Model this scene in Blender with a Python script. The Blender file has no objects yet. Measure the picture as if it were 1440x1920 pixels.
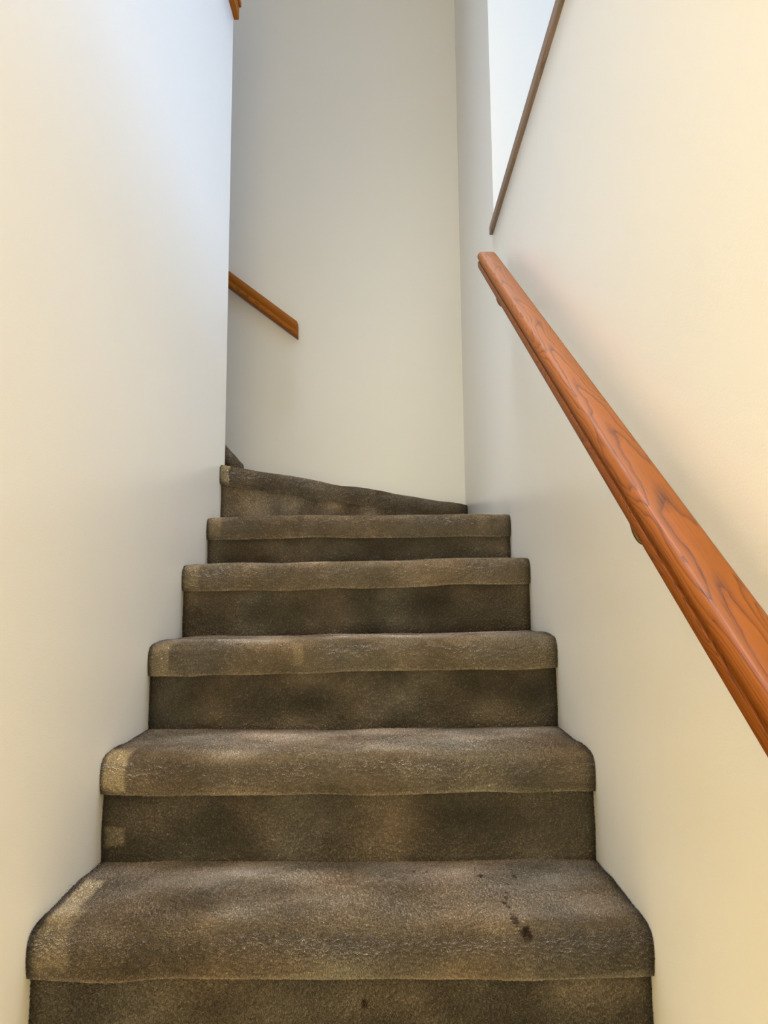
import bpy, bmesh, math
import numpy as np
from mathutils import Vector, Matrix

SC = bpy.context.scene
COL = SC.collection

# ------------------------------------------------------------------ camera
cam_d = bpy.data.cameras.new('camera')
cam_d.sensor_fit = 'HORIZONTAL'
cam_d.sensor_width = 36.0
cam_d.lens = 1376.38 / 1440.0 * 36.0
cam_d.clip_start = 0.02
cam = bpy.data.objects.new('camera', cam_d)
COL.objects.link(cam)
CX = 0.0566
YDOOR = -2.38
R2 = Vector((0.99994578, -0.00660707, -0.00804921))
U2 = Vector((0.00715899, -0.12518236, 0.99210792))
FW = Vector((0.00756255, 0.99211175, 0.12512827))
m = Matrix((R2, U2, -FW)).transposed().to_4x4()
m.translation = Vector((CX, 0, 0))
cam.matrix_world = m
SC.camera = cam

# ------------------------------------------------------------------ world, lights, exposure
w = bpy.data.worlds.new('world')
SC.world = w
w.use_nodes = True
w.node_tree.nodes['Background'].inputs[0].default_value = (0.75, 0.87, 1.0, 1)
w.node_tree.nodes['Background'].inputs[1].default_value = 0.3

def area(name, loc, direction, sx, sy, power, color):
    d = bpy.data.lights.new(name, 'AREA')
    d.shape = 'RECTANGLE'
    d.size, d.size_y = sx, sy
    d.energy, d.color = power, color
    o = bpy.data.objects.new(name, d)
    COL.objects.link(o)
    o.location = loc
    o.rotation_euler = Vector(direction).to_track_quat('-Z', 'Z').to_euler()
    return o

# daylight through the big window of the upper room on the right
area('window_daylight', (3.50, 1.25, 2.35), (-1, 0, 0), 1.6, 1.8, 76, (0.40, 0.61, 1.0))
# added narrow-spread lamp above the flight, brightens the treads; no skylight is built
tread_lamp = area('added_tread_fill', (0.0, 1.55, 3.52), (0, 0, -1), 0.8, 2.4, 24, (0.84, 0.91, 1.0))
tread_lamp.data.spread = math.radians(40)
# daylight through the wide glazed entrance behind the photographer:
# warm light thrown up by the sunlit ground outside, and the light above it
area('entrance_ground_light', (-0.3, YDOOR, -0.32), (0, 1, 0), 2.0, 0.6, 78, (1.0, 0.88, 0.45))
area('entrance_day_light', (0.0, YDOOR, 0.7), (0, 1, 0), 2.5, 1.4, 30, (1.0, 0.80, 0.56))

SC.view_settings.view_transform = 'Standard'
SC.view_settings.look = 'None'
SC.view_settings.gamma = 1.0
SC.view_settings.use_curve_mapping = False
SC.view_settings.exposure = -0.05
SC.cycles.max_bounces = 14
SC.cycles.diffuse_bounces = 8
SC.cycles.use_denoising = True
SC.cycles.denoising_prefilter = 'NONE'

# ------------------------------------------------------------------ helpers
def tag(o, label=None, cat=None, kind=None, group=None):
    if label: o['label'] = label
    if cat: o['category'] = cat
    if kind: o['kind'] = kind
    if group: o['group'] = group
    return o

def link(name, me, mat, parent=None):
    o = bpy.data.objects.new(name, me)
    COL.objects.link(o)
    if mat and not me.materials: me.materials.append(mat)
    if parent: o.parent = parent
    return o

def empty(name, loc, rot=None):
    o = bpy.data.objects.new(name, None)
    COL.objects.link(o)
    o.location = loc
    if rot: o.rotation_euler = rot
    return o

def from_bm(name, bm, mat, parent=None, smooth=False):
    me = bpy.data.meshes.new(name)
    bmesh.ops.recalc_face_normals(bm, faces=bm.faces)
    bm.to_mesh(me); bm.free()
    if smooth:
        me.shade_smooth()
    return link(name, me, mat, parent)

def add_box(bm, x0, x1, y0, y1, z0, z1):
    v = [bm.verts.new((x, y, z)) for x in (x0, x1) for y in (y0, y1) for z in (z0, z1)]
    for f in ((0, 1, 3, 2), (4, 6, 7, 5), (0, 4, 5, 1), (2, 3, 7, 6), (0, 2, 6, 4), (1, 5, 7, 3)):
        bm.faces.new([v[i] for i in f])
    return v

def add_prism(bm, pts, axis, a, b):
    """polygon pts (2D) extruded along axis from a to b"""
    def P(p, t):
        return {'x': (t, p[0], p[1]), 'y': (p[0], t, p[1]), 'z': (p[0], p[1], t)}[axis]
    A = [bm.verts.new(P(p, a)) for p in pts]
    B = [bm.verts.new(P(p, b)) for p in pts]
    bm.faces.new(A); bm.faces.new(B[::-1])
    n = len(pts)
    for i in range(n):
        bm.faces.new((A[i], A[(i + 1) % n], B[(i + 1) % n], B[i]))

def bevel(bm, w_, seg=2):
    bmesh.ops.bevel(bm, geom=list(bm.edges), offset=w_, segments=seg, profile=0.5, affect='EDGES')

# ------------------------------------------------------------------ materials
class NT:
    def __init__(s, name):
        s.m = bpy.data.materials.new(name)
        s.m.use_nodes = True
        s.t = s.m.node_tree
        s.b = s.t.nodes['Principled BSDF']
    def n(s, typ, **kw):
        x = s.t.nodes.new(typ)
        for k, v in kw.items(): setattr(x, k, v)
        return x
    def l(s, a, b): s.t.links.new(a, b)
    def math(s, op, a, b=None):
        x = s.n('ShaderNodeMath', operation=op)
        for i, v in enumerate((a, b)):
            if v is None: continue
            if isinstance(v, (int, float)): x.inputs[i].default_value = v
            else: s.l(v, x.inputs[i])
        return x.outputs[0]
    def noise(s, vec, scale, detail=3, rough=0.5, dist=0.0):
        x = s.n('ShaderNodeTexNoise')
        x.inputs['Scale'].default_value = scale
        x.inputs['Detail'].default_value = detail
        x.inputs['Roughness'].default_value = rough
        x.inputs['Distortion'].default_value = dist
        s.l(vec, x.inputs['Vector'])
        return x.outputs['Fac']
    def mapping(s, vec, scale=(1, 1, 1), loc=(0, 0, 0), rot=(0, 0, 0)):
        x = s.n('ShaderNodeMapping')
        x.inputs['Scale'].default_value = scale
        x.inputs['Location'].default_value = loc
        x.inputs['Rotation'].default_value = rot
        s.l(vec, x.inputs['Vector'])
        return x.outputs[0]
    def ramp(s, fac, stops):
        x = s.n('ShaderNodeValToRGB')
        e = x.color_ramp.elements
        while len(e) < len(stops): e.new(0.5)
        for i, (p, c) in enumerate(stops):
            e[i].position = p; e[i].color = (*c, 1)
        s.l(fac, x.inputs[0])
        return x.outputs[0]
    def mix(s, fac, a, b, mode='MIX'):
        x = s.n('ShaderNodeMix', data_type='RGBA', blend_type=mode)
        for v, k in ((fac, 0), (a, 6), (b, 7)):
            if isinstance(v, (int, float)): x.inputs[k].default_value = v
            elif isinstance(v, tuple): x.inputs[k].default_value = (*v, 1)
            else: s.l(v, x.inputs[k])
        return x.outputs[2]

def wall_paint(name, col, rough=0.27, spec=0.5):
    k = NT(name)
    co = k.n('ShaderNodeNewGeometry').outputs['Position']
    big = k.noise(co, 1.7, 3)
    c = k.mix(big, tuple(x * 0.975 for x in col), tuple(min(1, x * 1.02) for x in col))
    k.l(c, k.b.inputs['Base Color'])
    k.b.inputs['Roughness'].default_value = rough
    k.b.inputs['Specular IOR Level'].default_value = spec
    peel = k.noise(co, 330, 2, 0.5)
    roller = k.noise(co, 45, 3, 0.55)
    h = k.math('ADD', k.math('MULTIPLY', peel, 0.6), roller)
    bp = k.n('ShaderNodeBump')
    bp.inputs['Strength'].default_value = 0.16
    bp.inputs['Distance'].default_value = 0.0012
    k.l(h, bp.inputs['Height']); k.l(bp.outputs[0], k.b.inputs['Normal'])
    return k.m

M_WALL = wall_paint('wall_paint', (0.86, 0.85, 0.825))
M_WHITE = wall_paint('white_paint', (0.87, 0.865, 0.85), 0.6, 0.2)

def oak(name, light=(0.235, 0.066, 0.0035), dark=(0.09, 0.021, 0.002), seed=0.0, gloss=0.36):
    """growth rings of a plain-sawn oak board; local X runs along the length"""
    k = NT(name)
    co = k.n('ShaderNodeTexCoord').outputs['Object']
    sep = k.n('ShaderNodeSeparateXYZ'); k.l(co, sep.inputs[0])
    X, Y, Z = sep.outputs
    wob = k.noise(k.mapping(co, (3.2, 9, 9), (seed, seed * 2, 0)), 1.0, 2, 0.45)
    wob2 = k.noise(k.mapping(co, (26, 60, 60), (seed, 0, 3)), 1.0, 2, 0.5)
    yy = k.math('ADD', Y, k.math('MULTIPLY', k.math('SUBTRACT', wob, 0.5), 0.085))
    zz = k.math('ADD', Z, 0.022)
    r = k.math('SQRT', k.math('ADD', k.math('MULTIPLY', yy, yy), k.math('MULTIPLY', zz, zz)))
    r = k.math('ADD', r, k.math('MULTIPLY', X, 0.0105))
    r = k.math('ADD', r, k.math('MULTIPLY', wob2, 0.0009))
    ring = k.math('FRACT', k.math('MULTIPLY', r, 520.0))
    base = k.ramp(ring, [(0.0, dark), (0.10, tuple(0.55 * a + 0.45 * b for a, b in zip(light, dark))), (0.34, light), (0.86, tuple(min(1, a * 1.12) for a in light)), (1.0, tuple(0.75 * a + 0.25 * b for a, b in zip(light, dark)))])
    pores = k.noise(k.mapping(co, (16, 700, 700)), 1.0, 2, 0.6)
    pm = k.ramp(pores, [(0.54, (0, 0, 0)), (0.64, (1, 1, 1))])
    early = k.ramp(ring, [(0.0, (1, 1, 1)), (0.35, (0.25, 0.25, 0.25)), (1.0, (0.35, 0.35, 0.35))])
    pmask = k.math('MULTIPLY', k.math('MULTIPLY', pm, early), 0.75)
    tone = k.noise(k.mapping(co, (2.2, 14, 14), (7 + seed, 0, 0)), 1.0, 2)
    base = k.mix(k.math('MULTIPLY', k.math('SUBTRACT', tone, 0.30), 0.55), base, tuple(x * 0.62 for x in light))
    c = k.mix(pmask, base, tuple(x * 0.6 for x in dark))
    k.l(c, k.b.inputs['Base Color'])
    k.b.inputs['Roughness'].default_value = gloss + 0.12
    k.b.inputs['Specular IOR Level'].default_value = 0.15
    k.b.inputs['Coat Weight'].default_value = 0.06
    k.b.inputs['Coat Roughness'].default_value = gloss
    bp = k.n('ShaderNodeBump'); bp.inputs['Strength'].default_value = 0.35
    bp.inputs['Distance'].default_value = 0.0006; bp.invert = True
    k.l(pmask, bp.inputs['Height']); k.l(bp.outputs[0], k.b.inputs['Normal'])
    k.l(bp.outputs[0], k.b.inputs['Coat Normal'])
    return k.m

M_OAK = oak('stained_oak')
M_OAK_B = oak('stained_oak_dark', (0.36, 0.115, 0.008), (0.16, 0.044, 0.003), 4.3, 0.5)
M_CAP = oak('glare_greyed_oak', (0.28, 0.205, 0.155), (0.17, 0.115, 0.083), 2.0, 0.5)  # grey of the glare on the cap is put into the oak colour

def metal(name, col, rough):
    k = NT(name)
    co = k.n('ShaderNodeTexCoord').outputs['Object']
    n_ = k.noise(co, 60, 3)
    k.l(k.mix(n_, tuple(x * 0.7 for x in col), col), k.b.inputs['Base Color'])
    k.b.inputs['Metallic'].default_value = 1.0
    k.b.inputs['Roughness'].default_value = rough
    return k.m

M_BRASS = metal('antique_brass', (0.22, 0.15, 0.06), 0.38)

def floor_mat():
    k = NT('hall_floor')
    co = k.n('ShaderNodeNewGeometry').outputs['Position']
    g = k.noise(k.mapping(co, (14, 1.2, 1)), 3, 4)
    k.l(k.ramp(g, [(0.3, (0.54, 0.39, 0.16)), (0.7, (0.68, 0.51, 0.23))]), k.b.inputs['Base Color'])
    k.b.inputs['Roughness'].default_value = 0.5
    return k.m
M_FLOOR = floor_mat()

def carpet_mat():
    k = NT('carpet')
    a = k.n('ShaderNodeAttribute'); a.attribute_name = 'pile_color'
    k.l(a.outputs['Color'], k.b.inputs['Base Color'])
    k.b.inputs['Roughness'].default_value = 0.8
    k.b.inputs['Specular IOR Level'].default_value = 0.04
    k.b.inputs['Sheen Weight'].default_value = 0.06
    k.b.inputs['Sheen Roughness'].default_value = 0.5
    return k.m
M_CARPET = carpet_mat()

# ------------------------------------------------------------------ the setting
H = 0.44            # half the width of the flight
YB = 3.203          # back wall
YL = 2.345          # far end of the left wall
YJ = 2.257          # far end of the opening in the right wall
ZCAP = 1.206        # top of the right half wall under its cap
ZL = 2.047          # top of the left half wall
ZF = -0.645         # hall floor
YD = -2.4           # entrance behind the photographer
ZC = 3.55

def struct(name, boxes, mat, prism=None, bev=0.0):
    bm = bmesh.new()
    for b in boxes: add_box(bm, *b)
    if prism: add_prism(bm, *prism)
    if bev: bevel(bm, bev, 3)
    return tag(from_bm(name, bm, mat), kind='structure')

YH = 0.30           # where the stair walls begin
struct('floor', [(-2.2, 2.2, YD, YH, ZF - 0.1, ZF), (-H - 0.12, H + 0.12, YH, 1.13, ZF - 0.1, ZF), (-2.7, H + 0.12, 1.13, YB, ZF - 0.1, ZF)], M_FLOOR)
# right wall: full height past the opening, a half wall in front of it
struct('wall_right', [], M_WALL, ([(YH, ZF - 0.1), (YB, ZF - 0.1), (YB, ZC), (YJ, ZC), (YJ, ZCAP), (YH + 0.12, ZCAP), (YH + 0.12, ZL), (YH, ZL)], 'x', H, H + 0.115))
# left wall, turning the corner behind its far end
struct('wall_left', [], M_WALL, ([(-H, YH), (-H, YL), (-2.6, YL), (-2.6, YB + 0.05), (-2.7, YB + 0.05), (-2.7, YL - 0.12), (-H - 0.12, YL - 0.12), (-H - 0.12, YH)], 'z', ZF - 0.1, ZL), 0.003)
struct('wall_back', [(-3.0, H + 0.115, YB, YB + 0.12, ZF - 0.1, ZC)], M_WALL)
struct('wall_upper_return', [(H + 0.115, 3.65, YJ, YJ + 0.12, 0.2, ZC)], M_WALL)
struct('wall_upper_left', [(-3.1, -3.0, YH, YB + 0.12, 0.8, ZC)], M_WALL)
struct('wall_upper_right', [(3.6, 3.7, YH, YB + 0.12, 0.2, 1.4), (3.6, 3.7, YH, YB + 0.12, 3.3, ZC),
                            (3.6, 3.7, YH, 0.45, 1.4, 3.3), (3.6, 3.7, 2.05, YB + 0.12, 1.4, 3.3)], M_WHITE)
# the lower hall behind the photographer, with its wide glazed entrance
struct('wall_hall', [(-3.1, -H - 0.12, YH, YH + 0.12, ZF, ZC), (H + 0.115, 3.7, YH, YH + 0.12, ZF, ZC), (-H - 0.12, H + 0.115, YH, YH + 0.12, ZL, ZC)], M_WALL)
struct('wall_hall_left', [(-2.3, -2.2, YD, YH, ZF, ZL)], M_WALL)
struct('wall_hall_right', [(2.2, 2.3, YD, YH, ZF, ZL)], M_WALL)
struct('wall_front', [(-2.3, 2.3, YD - 0.12, YD, 1.45, ZL), (-2.3, -1.3, YD - 0.12, YD, ZF, 1.45), (1.3, 2.3, YD - 0.12, YD, ZF, 1.45)], M_WALL)
struct('ceiling_hall', [(-2.3, 2.3, YD, YH, ZL, ZL + 0.18)], M_WHITE)
struct('ceiling', [(-3.1, 3.7, YH, YB + 0.12, ZC, ZC + 0.1)], M_WHITE)
struct('floor_upper_left', [(-3.0, -H - 0.12, YH + 0.12, YL - 0.12, 1.1, 1.2)], M_FLOOR)
struct('floor_upper_right', [(H + 0.115, 3.6, YH + 0.12, YB, 0.25, 0.35)], M_FLOOR)
def cap_board(name, boxes, mat, origin, length_axis):
    """trim board; the mesh is laid out with local X along the wall for the grain"""
    bm = bmesh.new()
    for b in boxes:
        t = bmesh.new(); add_box(t, *b); bevel(t, 0.0025, 2)
        me = bpy.data.meshes.new('t'); t.to_mesh(me); t.free(); bm.from_mesh(me); bpy.data.meshes.remove(me)
    o = from_bm(name, bm, mat, smooth=False)
    o.location = origin
    o.rotation_euler = (0, 0, math.radians(90))   # local X -> world Y, local Y -> world -X
    return tag(o, kind='structure')

# oak cap on the right half wall, with a horn past the jamb
cap_board('trim_1', [(YH + 0.121, YJ - 0.001, -0.125, 0.011, 0.0, 0.030), (YJ - 0.004, YJ + 0.030, 0.0005, 0.011, 0.0, 0.030)], M_CAP, (H, 0, ZCAP), 'y')
# oak apron and cap on the left half wall
cap_board('trim_2', [(YH + 0.121, YL + 0.004, -0.019, -0.0005, -0.003, 0.046), (YH + 0.121, YL + 0.006, -0.026, 0.13, 0.046, 0.066)], M_OAK_B, (-H, 0, ZL), 'y')

# ------------------------------------------------------------------ carpeted stairs
def gauss_noise(rng, n0, n1, s0, s1):
    """white noise low-passed with a gaussian of s0, s1 samples, unit variance"""
    a = rng.standard_normal((n0, n1))
    f0 = np.fft.fftfreq(n0)[:, None]; f1 = np.fft.rfftfreq(n1)[None, :]
    g = np.exp(-2 * (np.pi ** 2) * ((f0 * s0) ** 2 + (f1 * s1) ** 2))
    b = np.fft.irfft2(np.fft.rfft2(a) * g, s=(n0, n1))
    b -= b.mean()
    return b / (b.std() + 1e-9)

def resample(ctrl, step, fine_to=None):
    """smooth (Catmull-Rom) curve through ctrl, resampled at about step; returns pts, arclength"""
    c = np.array(ctrl, float)
    c2 = np.vstack([2 * c[0] - c[1], c, 2 * c[-1] - c[-2]])
    out = []
    for i in range(1, len(c2) - 2):
        p0, p1, p2, p3 = c2[i - 1:i + 3]
        t = np.linspace(0, 1, 40, endpoint=False)[:, None]
        # centripetal-ish: scale tangents by the chord
        d = np.linalg.norm(p2 - p1)
        m1 = (p2 - p0) / (np.linalg.norm(p2 - p1) + np.linalg.norm(p1 - p0)) * d
        m2 = (p3 - p1) / (np.linalg.norm(p3 - p2) + np.linalg.norm(p2 - p1)) * d
        out.append((2*t**3 - 3*t**2 + 1) * p1 + (t**3 - 2*t**2 + t) * m1 + (-2*t**3 + 3*t**2) * p2 + (t**3 - t**2) * m2)
    out = np.vstack(out + [c[-1:]])
    s = np.r_[0, np.cumsum(np.linalg.norm(np.diff(out, axis=0), axis=1))]
    n = max(4, int(s[-1] / step))
    q = np.linspace(0, s[-1], n)
    if fine_to is not None and fine_to < s[-1]:      # the back of a tread no eye level reaches
        q = np.r_[np.arange(0, fine_to, step), np.linspace(fine_to, s[-1], 12)]
    return np.stack([np.interp(q, s, out[:, 0]), np.interp(q, s, out[:, 1])], 1), q

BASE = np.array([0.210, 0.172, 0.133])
LIGHT = np.array([0.54, 0.45, 0.32])
STAIN = np.array([0.030, 0.011, 0.005])

def grid_mesh(name, P, Cc):
    n0, n1 = P.shape[:2]
    me = bpy.data.meshes.new(name)
    nv = n0 * n1
    me.vertices.add(nv)
    me.vertices.foreach_set('co', P.reshape(-1).astype(np.float32))
    idx = np.arange(nv).reshape(n0, n1)
    q = np.stack([idx[:-1, :-1], idx[1:, :-1], idx[1:, 1:], idx[:-1, 1:]], -1).reshape(-1, 4)
    nf = len(q)
    me.loops.add(nf * 4)
    me.loops.foreach_set('vertex_index', q.reshape(-1).astype(np.int32))
    me.polygons.add(nf)
    me.polygons.foreach_set('loop_start', (np.arange(nf) * 4).astype(np.int32))
    me.polygons.foreach_set('use_smooth', np.ones(nf, bool))
    me.update(calc_edges=True)
    at = me.color_attributes.new('pile_color', 'FLOAT_COLOR', 'POINT')
    at.data.foreach_set('color', np.concatenate([Cc, np.ones((n0, n1, 1))], -1).reshape(-1).astype(np.float32))
    return me

def bil(F, iu, iv):
    """bilinear lookup of grid F at fractional indices"""
    i0 = np.clip(iu.astype(int), 0, F.shape[0] - 2); j0 = np.clip(iv.astype(int), 0, F.shape[1] - 2)
    a = iu - i0; b = iv - j0
    if F.ndim == 3: a = a[:, None]; b = b[:, None]
    return (F[i0, j0] * (1 - a) + F[i0 + 1, j0] * a) * (1 - b) + (F[i0, j0 + 1] * (1 - a) + F[i0 + 1, j0 + 1] * a) * b

def carpet_strip(name, A, B, F, prof, sp, seed, parent, patches=(), stains=(), zwave=0.0, is_riser=False, worn=0.0, fine_to=None, height=0.0027, tone=1.0, pile_to=None):
    """backing swept from A to B along the control points prof (f, z), f measured along F (towards the viewer),
    and the strands of its cut pile, sp apart; returns the object and the strands"""
    rng = np.random.default_rng(seed)
    A = np.array(A, float); B = np.array(B, float); F = np.array(F, float)
    Ls = np.linalg.norm((B - A)[:2])
    gp = 0.003
    ns = max(8, int(Ls / gp))
    pts, arc = resample(prof, gp, fine_to)
    nv = len(pts)
    u = np.linspace(0, 1, ns)[:, None]
    s = u * Ls
    base = A[None, None] + (B - A)[None, None] * u[..., None]
    low = gauss_noise(rng, ns, 1, 0.05 / gp, 0)[:, :1]
    f = np.broadcast_to(pts[None, :, 0], (ns, nv)).copy()
    z = np.broadcast_to(pts[None, :, 1], (ns, nv)).copy() + zwave * low
    P = base + F[None, None] * f[..., None]
    P[..., 2] += z
    du = np.gradient(P, axis=0); dv = np.gradient(P, axis=1)
    N = np.cross(dv, du); N /= np.linalg.norm(N, axis=-1, keepdims=True) + 1e-12
    ref = np.array([F[0], F[1], 0.0 if is_riser else 0.8])
    if (N.reshape(-1, 3) @ ref).mean() < 0: N = -N
    TU = du / np.linalg.norm(du, axis=-1, keepdims=True); TV = dv / (np.linalg.norm(dv, axis=-1, keepdims=True) + 1e-12)
    lump = gauss_noise(rng, ns, nv, 0.035 / gp, 0.02 / gp)
    W0 = P.copy()
    P = P + N * (lump * 0.0010)[..., None] - N * (height * 0.85)
    # colour of the yarn: mottling, soiled edges, worn and re-glued patches, stains
    cloud = gauss_noise(rng, ns, nv, 0.030 / gp, 0.022 / gp)
    cloud2 = gauss_noise(rng, ns, nv, 0.009 / gp, 0.007 / gp)
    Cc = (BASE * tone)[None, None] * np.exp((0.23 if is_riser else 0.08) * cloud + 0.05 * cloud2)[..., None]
    tint = gauss_noise(rng, ns, nv, 0.04 / gp, 0.04 / gp)[..., None]
    Cc = Cc * (1 + tint * np.array([0.03, 0.0, -0.03]))
    if worn:
        wm = worn * np.exp(-((u - 0.42) / 0.30) ** 2) * (0.5 + 0.5 * np.tanh((arc[None, :] - 0.10) / 0.02)) * (0.8 + 0.2 * np.tanh(cloud))
        Cc = Cc * (1 + wm[..., None])
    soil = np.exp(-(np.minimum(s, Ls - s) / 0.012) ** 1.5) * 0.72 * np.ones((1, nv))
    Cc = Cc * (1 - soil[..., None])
    for (c, r, strength) in patches:
        d = np.abs((W0 - np.array(c)) / np.array(r)).max(-1) + 0.07 * cloud2
        mk = np.clip((1.10 - d) / 0.34, 0, 1) * strength * (1 - 0.6 * soil)
        Cc = Cc * (1 - mk[..., None]) + LIGHT * mk[..., None]
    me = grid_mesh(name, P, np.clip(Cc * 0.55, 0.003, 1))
    o = link(name, me, M_CARPET, parent)
    # ---- strands
    al = arc[-1] if pile_to is None else min(pile_to, arc[-1])
    n_u, n_v = int(Ls / sp), max(2, int(al / sp))
    gu, gv = np.meshgrid((np.arange(n_u) + 0.5) / n_u, (np.arange(n_v) + 0.5) / n_v, indexing='ij')
    gu = (gu + rng.uniform(-0.45, 0.45, gu.shape) / n_u).ravel(); gv = (gv + rng.uniform(-0.45, 0.45, gv.shape) / n_v).ravel()
    iu = np.clip(gu, 0, 1) * (ns - 1); iv = np.interp(np.clip(gv, 0, 1) * al, arc, np.arange(nv))
    n = len(iu)
    root = bil(P, iu, iv); nn = bil(N, iu, iv); tu = bil(TU, iu, iv); tv = bil(TV, iu, iv); col = bil(Cc, iu, iv)
    # tufts: tips are drawn together into clumps about 3 mm across, into rows along the bend of the nose
    fs = 0.0006
    mu, mv = int(Ls / fs), max(8, int(al / fs))
    q = max(1.0, sp / 0.00105)
    tuft = gauss_noise(rng, mu, mv, 0.00105 * q / fs, 0.00105 * q / fs)
    rows = gauss_noise(rng, mu, mv, 0.0019 * q / fs, 0.0010 * q / fs)
    dz = np.gradient(pts, axis=0); ang = np.unwrap(np.arctan2(dz[:, 1], dz[:, 0]))
    kw = max(1, int(0.03 / gp)) | 1
    curv = np.convolve(np.pad(np.abs(np.gradient(ang, arc)), kw // 2, mode='edge'), np.ones(kw) / kw, 'valid')
    cm = np.interp(np.linspace(0, al, mv), arc, np.clip(curv / 16.0, 0, 1))[None, :] if not is_riser else np.zeros((1, mv))
    fld = tuft * (1 - 0.75 * cm) + rows * 0.75 * cm
    g_u, g_v = np.gradient(fld, fs)
    ju = np.clip(gu, 0, 1) * (mu - 1); jv = np.clip(gv, 0, 1) * (mv - 1)
    hh = bil(fld, ju, jv); a_u = bil(g_u, ju, jv); a_v = bil(g_v, ju, jv); cmv = np.interp(jv, np.arange(mv), cm[0])
    clump = 0.0000011 * q * (1.0 - 0.2 * cmv)
    lim = 0.0012 * q
    off_u = np.tanh(a_u * clump / lim) * lim; off_v = np.tanh(a_v * clump / lim) * lim
    nap_u = bil(gauss_noise(rng, ns, nv, 0.045 / gp, 0.025 / gp), iu, iv); nap_v = bil(gauss_noise(rng, ns, nv, 0.035 / gp, 0.022 / gp), iu, iv)
    lean = height * 0.35
    off_u = off_u + lean * 0.42 * nap_u + rng.normal(0, 0.00022 * q, n)
    off_v = off_v + lean * 0.42 * nap_v + rng.normal(0, 0.00022 * q, n) - lean * 0.25
    L = height * (1.0 + 0.14 * np.tanh(hh) + rng.normal(0, 0.06, n))
    e = np.clip(1 - np.minimum(gu, 1 - gu) * Ls / 0.010, 0, 1)
    L = L * (1 - 0.35 * e)
    tip = root + nn * L[:, None] + tu * off_u[:, None] + tv * off_v[:, None]
    mid = root + nn * (L * 0.55)[:, None] + tu * (off_u * 0.38)[:, None] + tv * (off_v * 0.38)[:, None]
    col = col * np.exp(rng.normal(0, 0.27, n))[:, None]
    for (c, r, strength) in stains:
        d = np.sqrt((((tip - np.array(c)) / np.array(r)) ** 2).sum(-1)) + 0.2 * hh
        mk = np.clip((1.15 - d) / 0.4, 0, 1) * strength
        col = col * (1 - mk[:, None]) + STAIN * mk[:, None]
    pos = np.stack([root, mid, tip], 1)
    rad = np.stack([np.full(n, 0.40 * sp), np.full(n, 0.44 * sp), np.full(n, 0.29 * sp)], 1)
    return o, (pos, rad, np.clip(col, 0.003, 1))

def carpet_pile(strands, parent):
    """all strands of one step's cut pile"""
    pos = np.concatenate([x[0] for x in strands]); rad = np.concatenate([x[1] for x in strands]); col = np.concatenate([x[2] for x in strands])
    n = len(pos)
    cu = bpy.data.hair_curves.new('carpet_pile')
    cu.add_curves([3] * n)
    cu.attributes['position'].data.foreach_set('vector', pos.astype(np.float32).ravel())
    ra = cu.attributes.get('radius') or cu.attributes.new('radius', 'FLOAT', 'POINT')
    ra.data.foreach_set('value', rad.astype(np.float32).ravel())
    ca = cu.attributes.new('pile_color', 'FLOAT_COLOR', 'CURVE')
    ca.data.foreach_set('color', np.c_[col, np.ones(n)].astype(np.float32).ravel())
    cu.materials.append(M_CARPET)
    o = bpy.data.objects.new('carpet_pile', cu)
    COL.objects.link(o)
    o.parent = parent
    o['kind'] = 'stuff'
    return o

stairs = empty('staircase', (0, 1.1, ZF))
tag(stairs, 'narrow flight of stairs in worn brown carpet, turning left at the top', 'stairs')
def reparent(o):
    o.matrix_parent_inverse = stairs.matrix_world.inverted()

bpy.context.view_layer.update()

NOSE = [(-0.013, 0.006), (-0.005, 0.0), (0.004, 0.002), (0.0085, 0.020), (0.009, 0.038), (0.005, 0.054), (-0.004, 0.0625), (-0.020, 0.0675), (-0.050, 0.0705), (-0.085, 0.071)]
XE = 0.4392
RUN = 0.2514
# measured bottom edge of each nose: y, z at the left wall, z at the right wall
NOSES = [(1.104, -0.5175, -0.5235), (1.3575, -0.3320, -0.3350), (1.6090, -0.1490, -0.1380), (1.8640, 0.0370, 0.0485), (2.1170, 0.1900, 0.1945)]
RISER_LOW = ZF
PATCH = {
    0: [((-0.405, 1.11, -0.47), (0.024, 0.06, 0.035), 0.45), ((-0.412, 1.20, -0.45), (0.016, 0.085, 0.03), 0.75)],
    1: [((-0.415, 1.35, -0.292), (0.0215, 0.06, 0.034), 0.95)],
    2: [((-0.413, 1.605, -0.113), (0.021, 0.06, 0.034), 0.55), ((-0.118, 1.605, -0.108), (0.012, 0.05, 0.024), 0.45)],
    3: [((-0.416, 1.86, 0.076), (0.020, 0.06, 0.034), 0.50)],
    4: [((-0.416, 2.11, 0.228), (0.020, 0.06, 0.034), 0.45), ((0.36, 2.11, 0.235), (0.02, 0.05, 0.022), 0.22)],
}
STAINS = {
    0: [((0.250, 1.130, -0.448), (0.0055, 0.018, 0.02), 0.7), ((0.2565, 1.104, -0.452), (0.0075, 0.014, 0.009), 0.95), ((0.262, 1.098, -0.462), (0.008, 0.02, 0.010), 0.95),
        ((0.244, 1.183, -0.45), (0.0043, 0.0058, 0.02), 0.75), ((0.248, 1.170, -0.45), (0.0036, 0.0050, 0.02), 0.7), ((0.250, 1.203, -0.45), (0.0029, 0.0058, 0.02), 0.6),
        ((0.254, 1.222, -0.45), (0.0029, 0.0050, 0.02), 0.6), ((0.262, 1.258, -0.45), (0.0036, 0.0050, 0.02), 0.55), ((0.279, 1.291, -0.45), (0.0043, 0.0086, 0.02), 0.6),
        ((0.223, 1.297, -0.45), (0.0050, 0.0072, 0.02), 0.75), ((0.134, 1.312, -0.45), (0.0022, 0.0065, 0.02), 0.6), ((0.112, 1.313, -0.45), (0.0022, 0.0065, 0.02), 0.6)],
}
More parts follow.
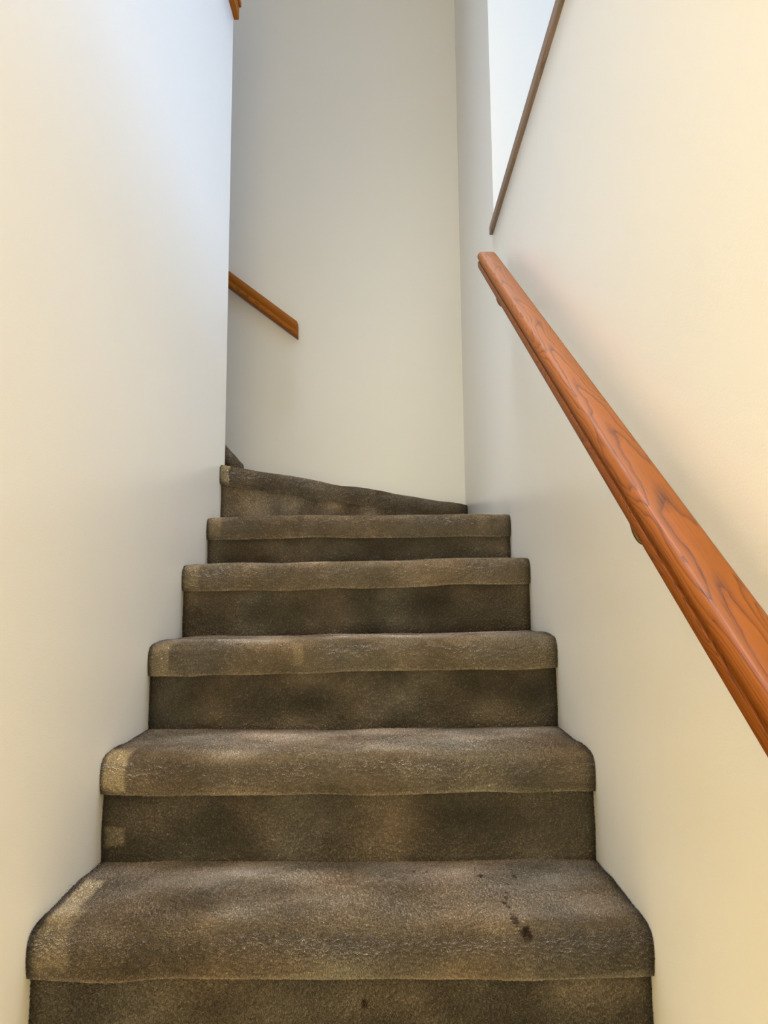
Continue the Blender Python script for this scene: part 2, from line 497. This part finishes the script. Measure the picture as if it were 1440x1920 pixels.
R_STAINS = {
    0: [((0.033, 1.115, -0.557), (0.005, 0.03, 0.007), 0.95), ((-0.23, 1.115, -0.56), (0.003, 0.03, 0.003), 0.6)],
    2: [((-0.026, 1.62, -0.240), (0.006, 0.03, 0.005), 0.8), ((0.019, 1.62, -0.246), (0.03, 0.03, 0.004), 0.5)],
    3: [((-0.304, 1.87, -0.030), (0.004, 0.03, 0.004), 0.9), ((-0.335, 1.87, -0.032), (0.003, 0.03, 0.003), 0.8)],
}
R_PATCH = {1: [((-0.415, 1.365, -0.405), (0.018, 0.03, 0.016), 0.40)]}

low_l, low_r = ZF, ZF
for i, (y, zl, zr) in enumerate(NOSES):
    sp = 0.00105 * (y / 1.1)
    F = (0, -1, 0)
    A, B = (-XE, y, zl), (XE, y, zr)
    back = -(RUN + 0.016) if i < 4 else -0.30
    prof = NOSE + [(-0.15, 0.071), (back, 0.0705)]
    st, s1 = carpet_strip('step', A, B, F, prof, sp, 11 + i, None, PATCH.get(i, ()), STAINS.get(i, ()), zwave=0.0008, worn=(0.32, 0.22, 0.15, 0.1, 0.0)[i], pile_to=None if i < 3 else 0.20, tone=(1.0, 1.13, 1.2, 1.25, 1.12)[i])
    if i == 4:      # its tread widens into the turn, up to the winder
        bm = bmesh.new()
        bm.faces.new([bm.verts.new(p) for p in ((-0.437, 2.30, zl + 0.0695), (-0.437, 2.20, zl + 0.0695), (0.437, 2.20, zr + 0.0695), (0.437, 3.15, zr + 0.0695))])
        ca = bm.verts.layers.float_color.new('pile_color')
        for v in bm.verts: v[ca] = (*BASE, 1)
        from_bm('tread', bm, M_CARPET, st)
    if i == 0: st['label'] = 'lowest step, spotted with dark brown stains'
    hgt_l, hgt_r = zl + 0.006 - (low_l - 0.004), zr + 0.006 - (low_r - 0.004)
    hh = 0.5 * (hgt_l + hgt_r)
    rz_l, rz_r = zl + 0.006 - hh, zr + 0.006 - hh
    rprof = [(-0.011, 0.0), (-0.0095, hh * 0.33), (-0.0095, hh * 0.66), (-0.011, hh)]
    rs, s2 = carpet_strip('riser', (-XE, y, rz_l), (XE, y, rz_r), F, rprof, sp, 41 + i, st, R_PATCH.get(i, ()), R_STAINS.get(i, ()), is_riser=True, height=0.0024, tone=0.66)  # same carpet as the tread; riser shade is put into its colour by tone
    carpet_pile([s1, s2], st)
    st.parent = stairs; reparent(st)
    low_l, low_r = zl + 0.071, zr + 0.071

# winder: from the end of the left wall across to the far right corner
A6, B6 = (-XE, 2.277, 0.3765), (XE, 3.127, 0.3560)
sl = math.atan2(B6[1] - A6[1], B6[0] - A6[0])
F6 = (0, -1 / math.cos(sl), 0)
st, s1 = carpet_strip('step', A6, B6, F6, NOSE + [(-0.10, 0.071)], 0.0026, 71, None, [((-0.425, 2.27, 0.415), (0.012, 0.06, 0.034), 0.75)], (), zwave=0.001, tone=0.85)  # nose tone darkened in the colour against the strong light from above
st['label'] = 'wedge-shaped winder step at the turn'
hh = 0.19 - 0.07 + 0.02
_, s2 = carpet_strip('riser', (-XE, 2.277, A6[2] + 0.004 - hh), (XE, 3.127, B6[2] + 0.004 - hh), F6, [(-0.011, 0), (-0.010, hh / 2), (-0.011, hh)], 0.0026, 72, st, is_riser=True, height=0.0024, tone=1.3)  # riser tone lifted, so the front light it lacks is in the colour
carpet_pile([s1, s2], st)
# the winder's tread, out to the walls of the turn
bm = bmesh.new()
zt = 0.4455
vs = [bm.verts.new(p) for p in ((-0.437, YL + 0.004, zt - 0.001), (-0.40, 2.40, zt - 0.001), (0.437, 3.195, zt - 0.018), (0.437, 3.200, zt - 0.018), (-0.56, 3.200, zt), (-0.56, YL + 0.004, zt))]
bm.faces.new(vs)
ca = bm.verts.layers.float_color.new('pile_color')
for v in bm.verts: v[ca] = (*BASE, 1)
from_bm('tread', bm, M_CARPET, st)
st.parent = stairs; reparent(st)

# upper flight, going left from the turn: the first step shows past the wall's end
xq, zq = -0.545, 0.5675
for j in range(3):
    x = xq - j * RUN
    zz = zq + j * 0.188
    st, s1 = carpet_strip('step', (x, YL + 0.004, zz), (x, YB - 0.003, zz), (1, 0, 0), NOSE + [(-0.15, 0.071), (-(RUN + 0.016), 0.0705)], 0.003, 81 + j, None, zwave=0.0015, pile_to=0.20)
    hh = 0.125
    _, s2 = carpet_strip('riser', (x, YL + 0.004, zz + 0.006 - hh), (x, YB - 0.003, zz + 0.006 - hh), (1, 0, 0), [(-0.011, 0), (-0.010, hh / 2), (-0.011, hh)], 0.003, 91 + j, st, is_riser=True, tone=0.85)  # riser shade again put into the carpet colour by tone
    if j == 0: carpet_pile([s1, s2], st)
    st.parent = stairs; reparent(st)

# stray strands at the left wall
for pts in ([(-0.4385, 1.332, -0.449), (-0.4365, 1.325, -0.443), (-0.431, 1.322, -0.438), (-0.423, 1.322, -0.436)],
            [(-0.4385, 1.25, -0.449), (-0.4380, 1.243, -0.441), (-0.4375, 1.232, -0.437), (-0.4375, 1.224, -0.442)]):
    bm = bmesh.new()
    pp = [Vector(p) for p in pts]
    prev = None
    for p, q in zip(pp[:-1], pp[1:]):
        d = (q - p).normalized(); a_ = d.orthogonal().normalized() * 0.0003; b_ = d.cross(a_)
        r0 = [bm.verts.new(p + t) for t in (a_, b_, -a_, -b_)]; r1 = [bm.verts.new(q + t) for t in (a_, b_, -a_, -b_)]
        for i in range(4): bm.faces.new((r0[i], r0[(i + 1) % 4], r1[(i + 1) % 4], r1[i]))
    ca = bm.verts.layers.float_color.new('pile_color')
    for v in bm.verts: v[ca] = (0.3, 0.25, 0.18, 1)
    t_ = from_bm('loose_thread', bm, M_CARPET); t_.parent = stairs; reparent(t_)

# ------------------------------------------------------------------ handrails
def rail_profile():
    """half profile of a wall rail, (across, up), centred; crowned top, cove, bottom lip"""
    half = [(0.0, 0.0207), (0.0180, 0.0204), (0.0205, 0.0196), (0.0262, 0.0150), (0.0285, 0.0095), (0.0280, 0.0050), (0.0255, 0.0010), (0.0238, -0.0010), (0.0238, -0.0028), (0.0268, -0.0038), (0.0275, -0.0055), (0.0275, -0.0155), (0.0260, -0.0190), (0.0225, -0.0200), (0.0, -0.0200)]
    left = [(-a, b) for a, b in half]
    return half[:-1] + [half[-1]] + left[-2:0:-1]

def make_rail(name, length, slope, mat, parent, tall=1.0):
    """local X along the rail, Y across, Z up; ends cut plumb and eased"""
    pr = [(a, -0.003 + (b + 0.003) * tall if b > -0.003 else b) for a, b in rail_profile()]
    bm = bmesh.new()
    e = [(0.0, 0.90), (0.0012, 0.96), (0.004, 1.0)]
    xs = [(a, s) for a, s in e] + [(length * t, 1.0) for t in np.linspace(0.02, 0.98, 24)] + [(length - a, s) for a, s in e[::-1]]
    rings = []
    for x, s in xs:
        rings.append([bm.verts.new((x + b * s * slope, a * s, b * s)) for a, b in pr])
    n = len(pr)
    for r0, r1 in zip(rings[:-1], rings[1:]):
        for i in range(n):
            bm.faces.new((r0[i], r0[(i + 1) % n], r1[(i + 1) % n], r1[i]))
    bm.faces.new(rings[0]); bm.faces.new(rings[-1][::-1])
    o = from_bm(name, bm, mat, parent)
    o.data.shade_smooth()
    md = o.modifiers.new('edges', 'EDGE_SPLIT'); md.split_angle = math.radians(38)
    return o

def tube(bm, pts, rad, seg=10):
    pts = [Vector(p) for p in pts]
    prev = None; rings = []
    for i, p in enumerate(pts):
        t = (pts[min(i + 1, len(pts) - 1)] - pts[max(i - 1, 0)]).normalized()
        a = t.orthogonal().normalized() if prev is None else (prev - t * prev.dot(t)).normalized()
        prev = a; b = t.cross(a)
        r = rad[i] if isinstance(rad, (list, tuple)) else rad
        rings.append([bm.verts.new(p + (a * math.cos(2 * math.pi * k / seg) + b * math.sin(2 * math.pi * k / seg)) * r) for k in range(seg)])
    for r0, r1 in zip(rings[:-1], rings[1:]):
        for k in range(seg):
            bm.faces.new((r0[k], r0[(k + 1) % seg], r1[(k + 1) % seg], r1[k]))
    bm.faces.new(rings[0][::-1]); bm.faces.new(rings[-1])

def make_bracket(parent, loc, out, gap, drop):
    """bracket under a rail: loc = point on the rail's underside; out = unit vector from wall to stair"""
    o_ = Vector(out); loc = Vector(loc); wall = loc - o_ * gap
    bm = bmesh.new()
    pts = []
    P = [(0.0, 0.0), (0.0, -0.012), (-0.002, -drop * 0.7), (-0.010, -drop * 0.96), (-0.022, -drop), (-gap * 0.7, -drop * 0.98), (-gap + 0.003, -drop * 0.95)]
    pp, _ = resample(P, 0.003)
    tube(bm, [loc + o_ * a + Vector((0, 0, b)) for a, b in pp], 0.0042)
    arm = from_bm('bracket', bm, M_BRASS, parent, True)
    # saddle under the rail, following its pitch
    along = Vector((-o_.y, o_.x, 0))
    bm = bmesh.new()
    c = wall + Vector((0, 0, -drop * 0.95))
    tube(bm, [c, c + o_ * 0.003, c + o_ * 0.005, c + o_ * 0.007], [0.024, 0.024, 0.020, 0.008], 20)
    from_bm('wall_plate', bm, M_BRASS, arm, False)
    return arm

def handrail(label, p_low, p_high, out, brackets, mat, gap, tall=1.0):
    p0, p1 = Vector(p_low), Vector(p_high)
    d = p1 - p0
    L = d.length
    root = empty('handrail', p0)
    tag(root, label, 'handrail')
    bpy.context.view_layer.update()
    X = d.normalized(); Y = Vector((0, 0, 1)).cross(X).normalized(); Z = X.cross(Y)
    slope = X.z / math.hypot(X.x, X.y)
    rail = make_rail('rail', L, slope, mat, root, tall)
    rail.matrix_parent_inverse = root.matrix_world.inverted()
    mm = Matrix((X, Y, Z)).transposed().to_4x4(); mm.translation = p0
    rail.matrix_world = mm
    for t in brackets:
        c = p0 + d * t - Z * 0.0195
        b = make_bracket(root, c, out, gap + 0.0285, 0.066)
        b.matrix_parent_inverse = root.matrix_world.inverted()
    return root

SL = 0.75
XC = 0.3785
ZO = -0.5275
YE = 2.03
def rp(y): return (XC, y, ZO + SL * y)
y0 = 0.02
handrail('long oak handrail climbing the right wall on brass brackets', rp(y0), rp(YE), (-1, 0, 0), [(0.912 - y0) / (YE - y0), (1.868 - y0) / (YE - y0)], M_OAK, H - XC - 0.0285)
YR = 3.138
def rp2(x): return (x, YR, 1.200 - 0.775 * (x + 0.2955))
handrail('short dark end of the oak handrail on the back wall', rp2(-0.2955), rp2(-1.75), (0, -1, 0), [0.36, 0.9], M_OAK_B, YB - YR - 0.0285, 1.65)
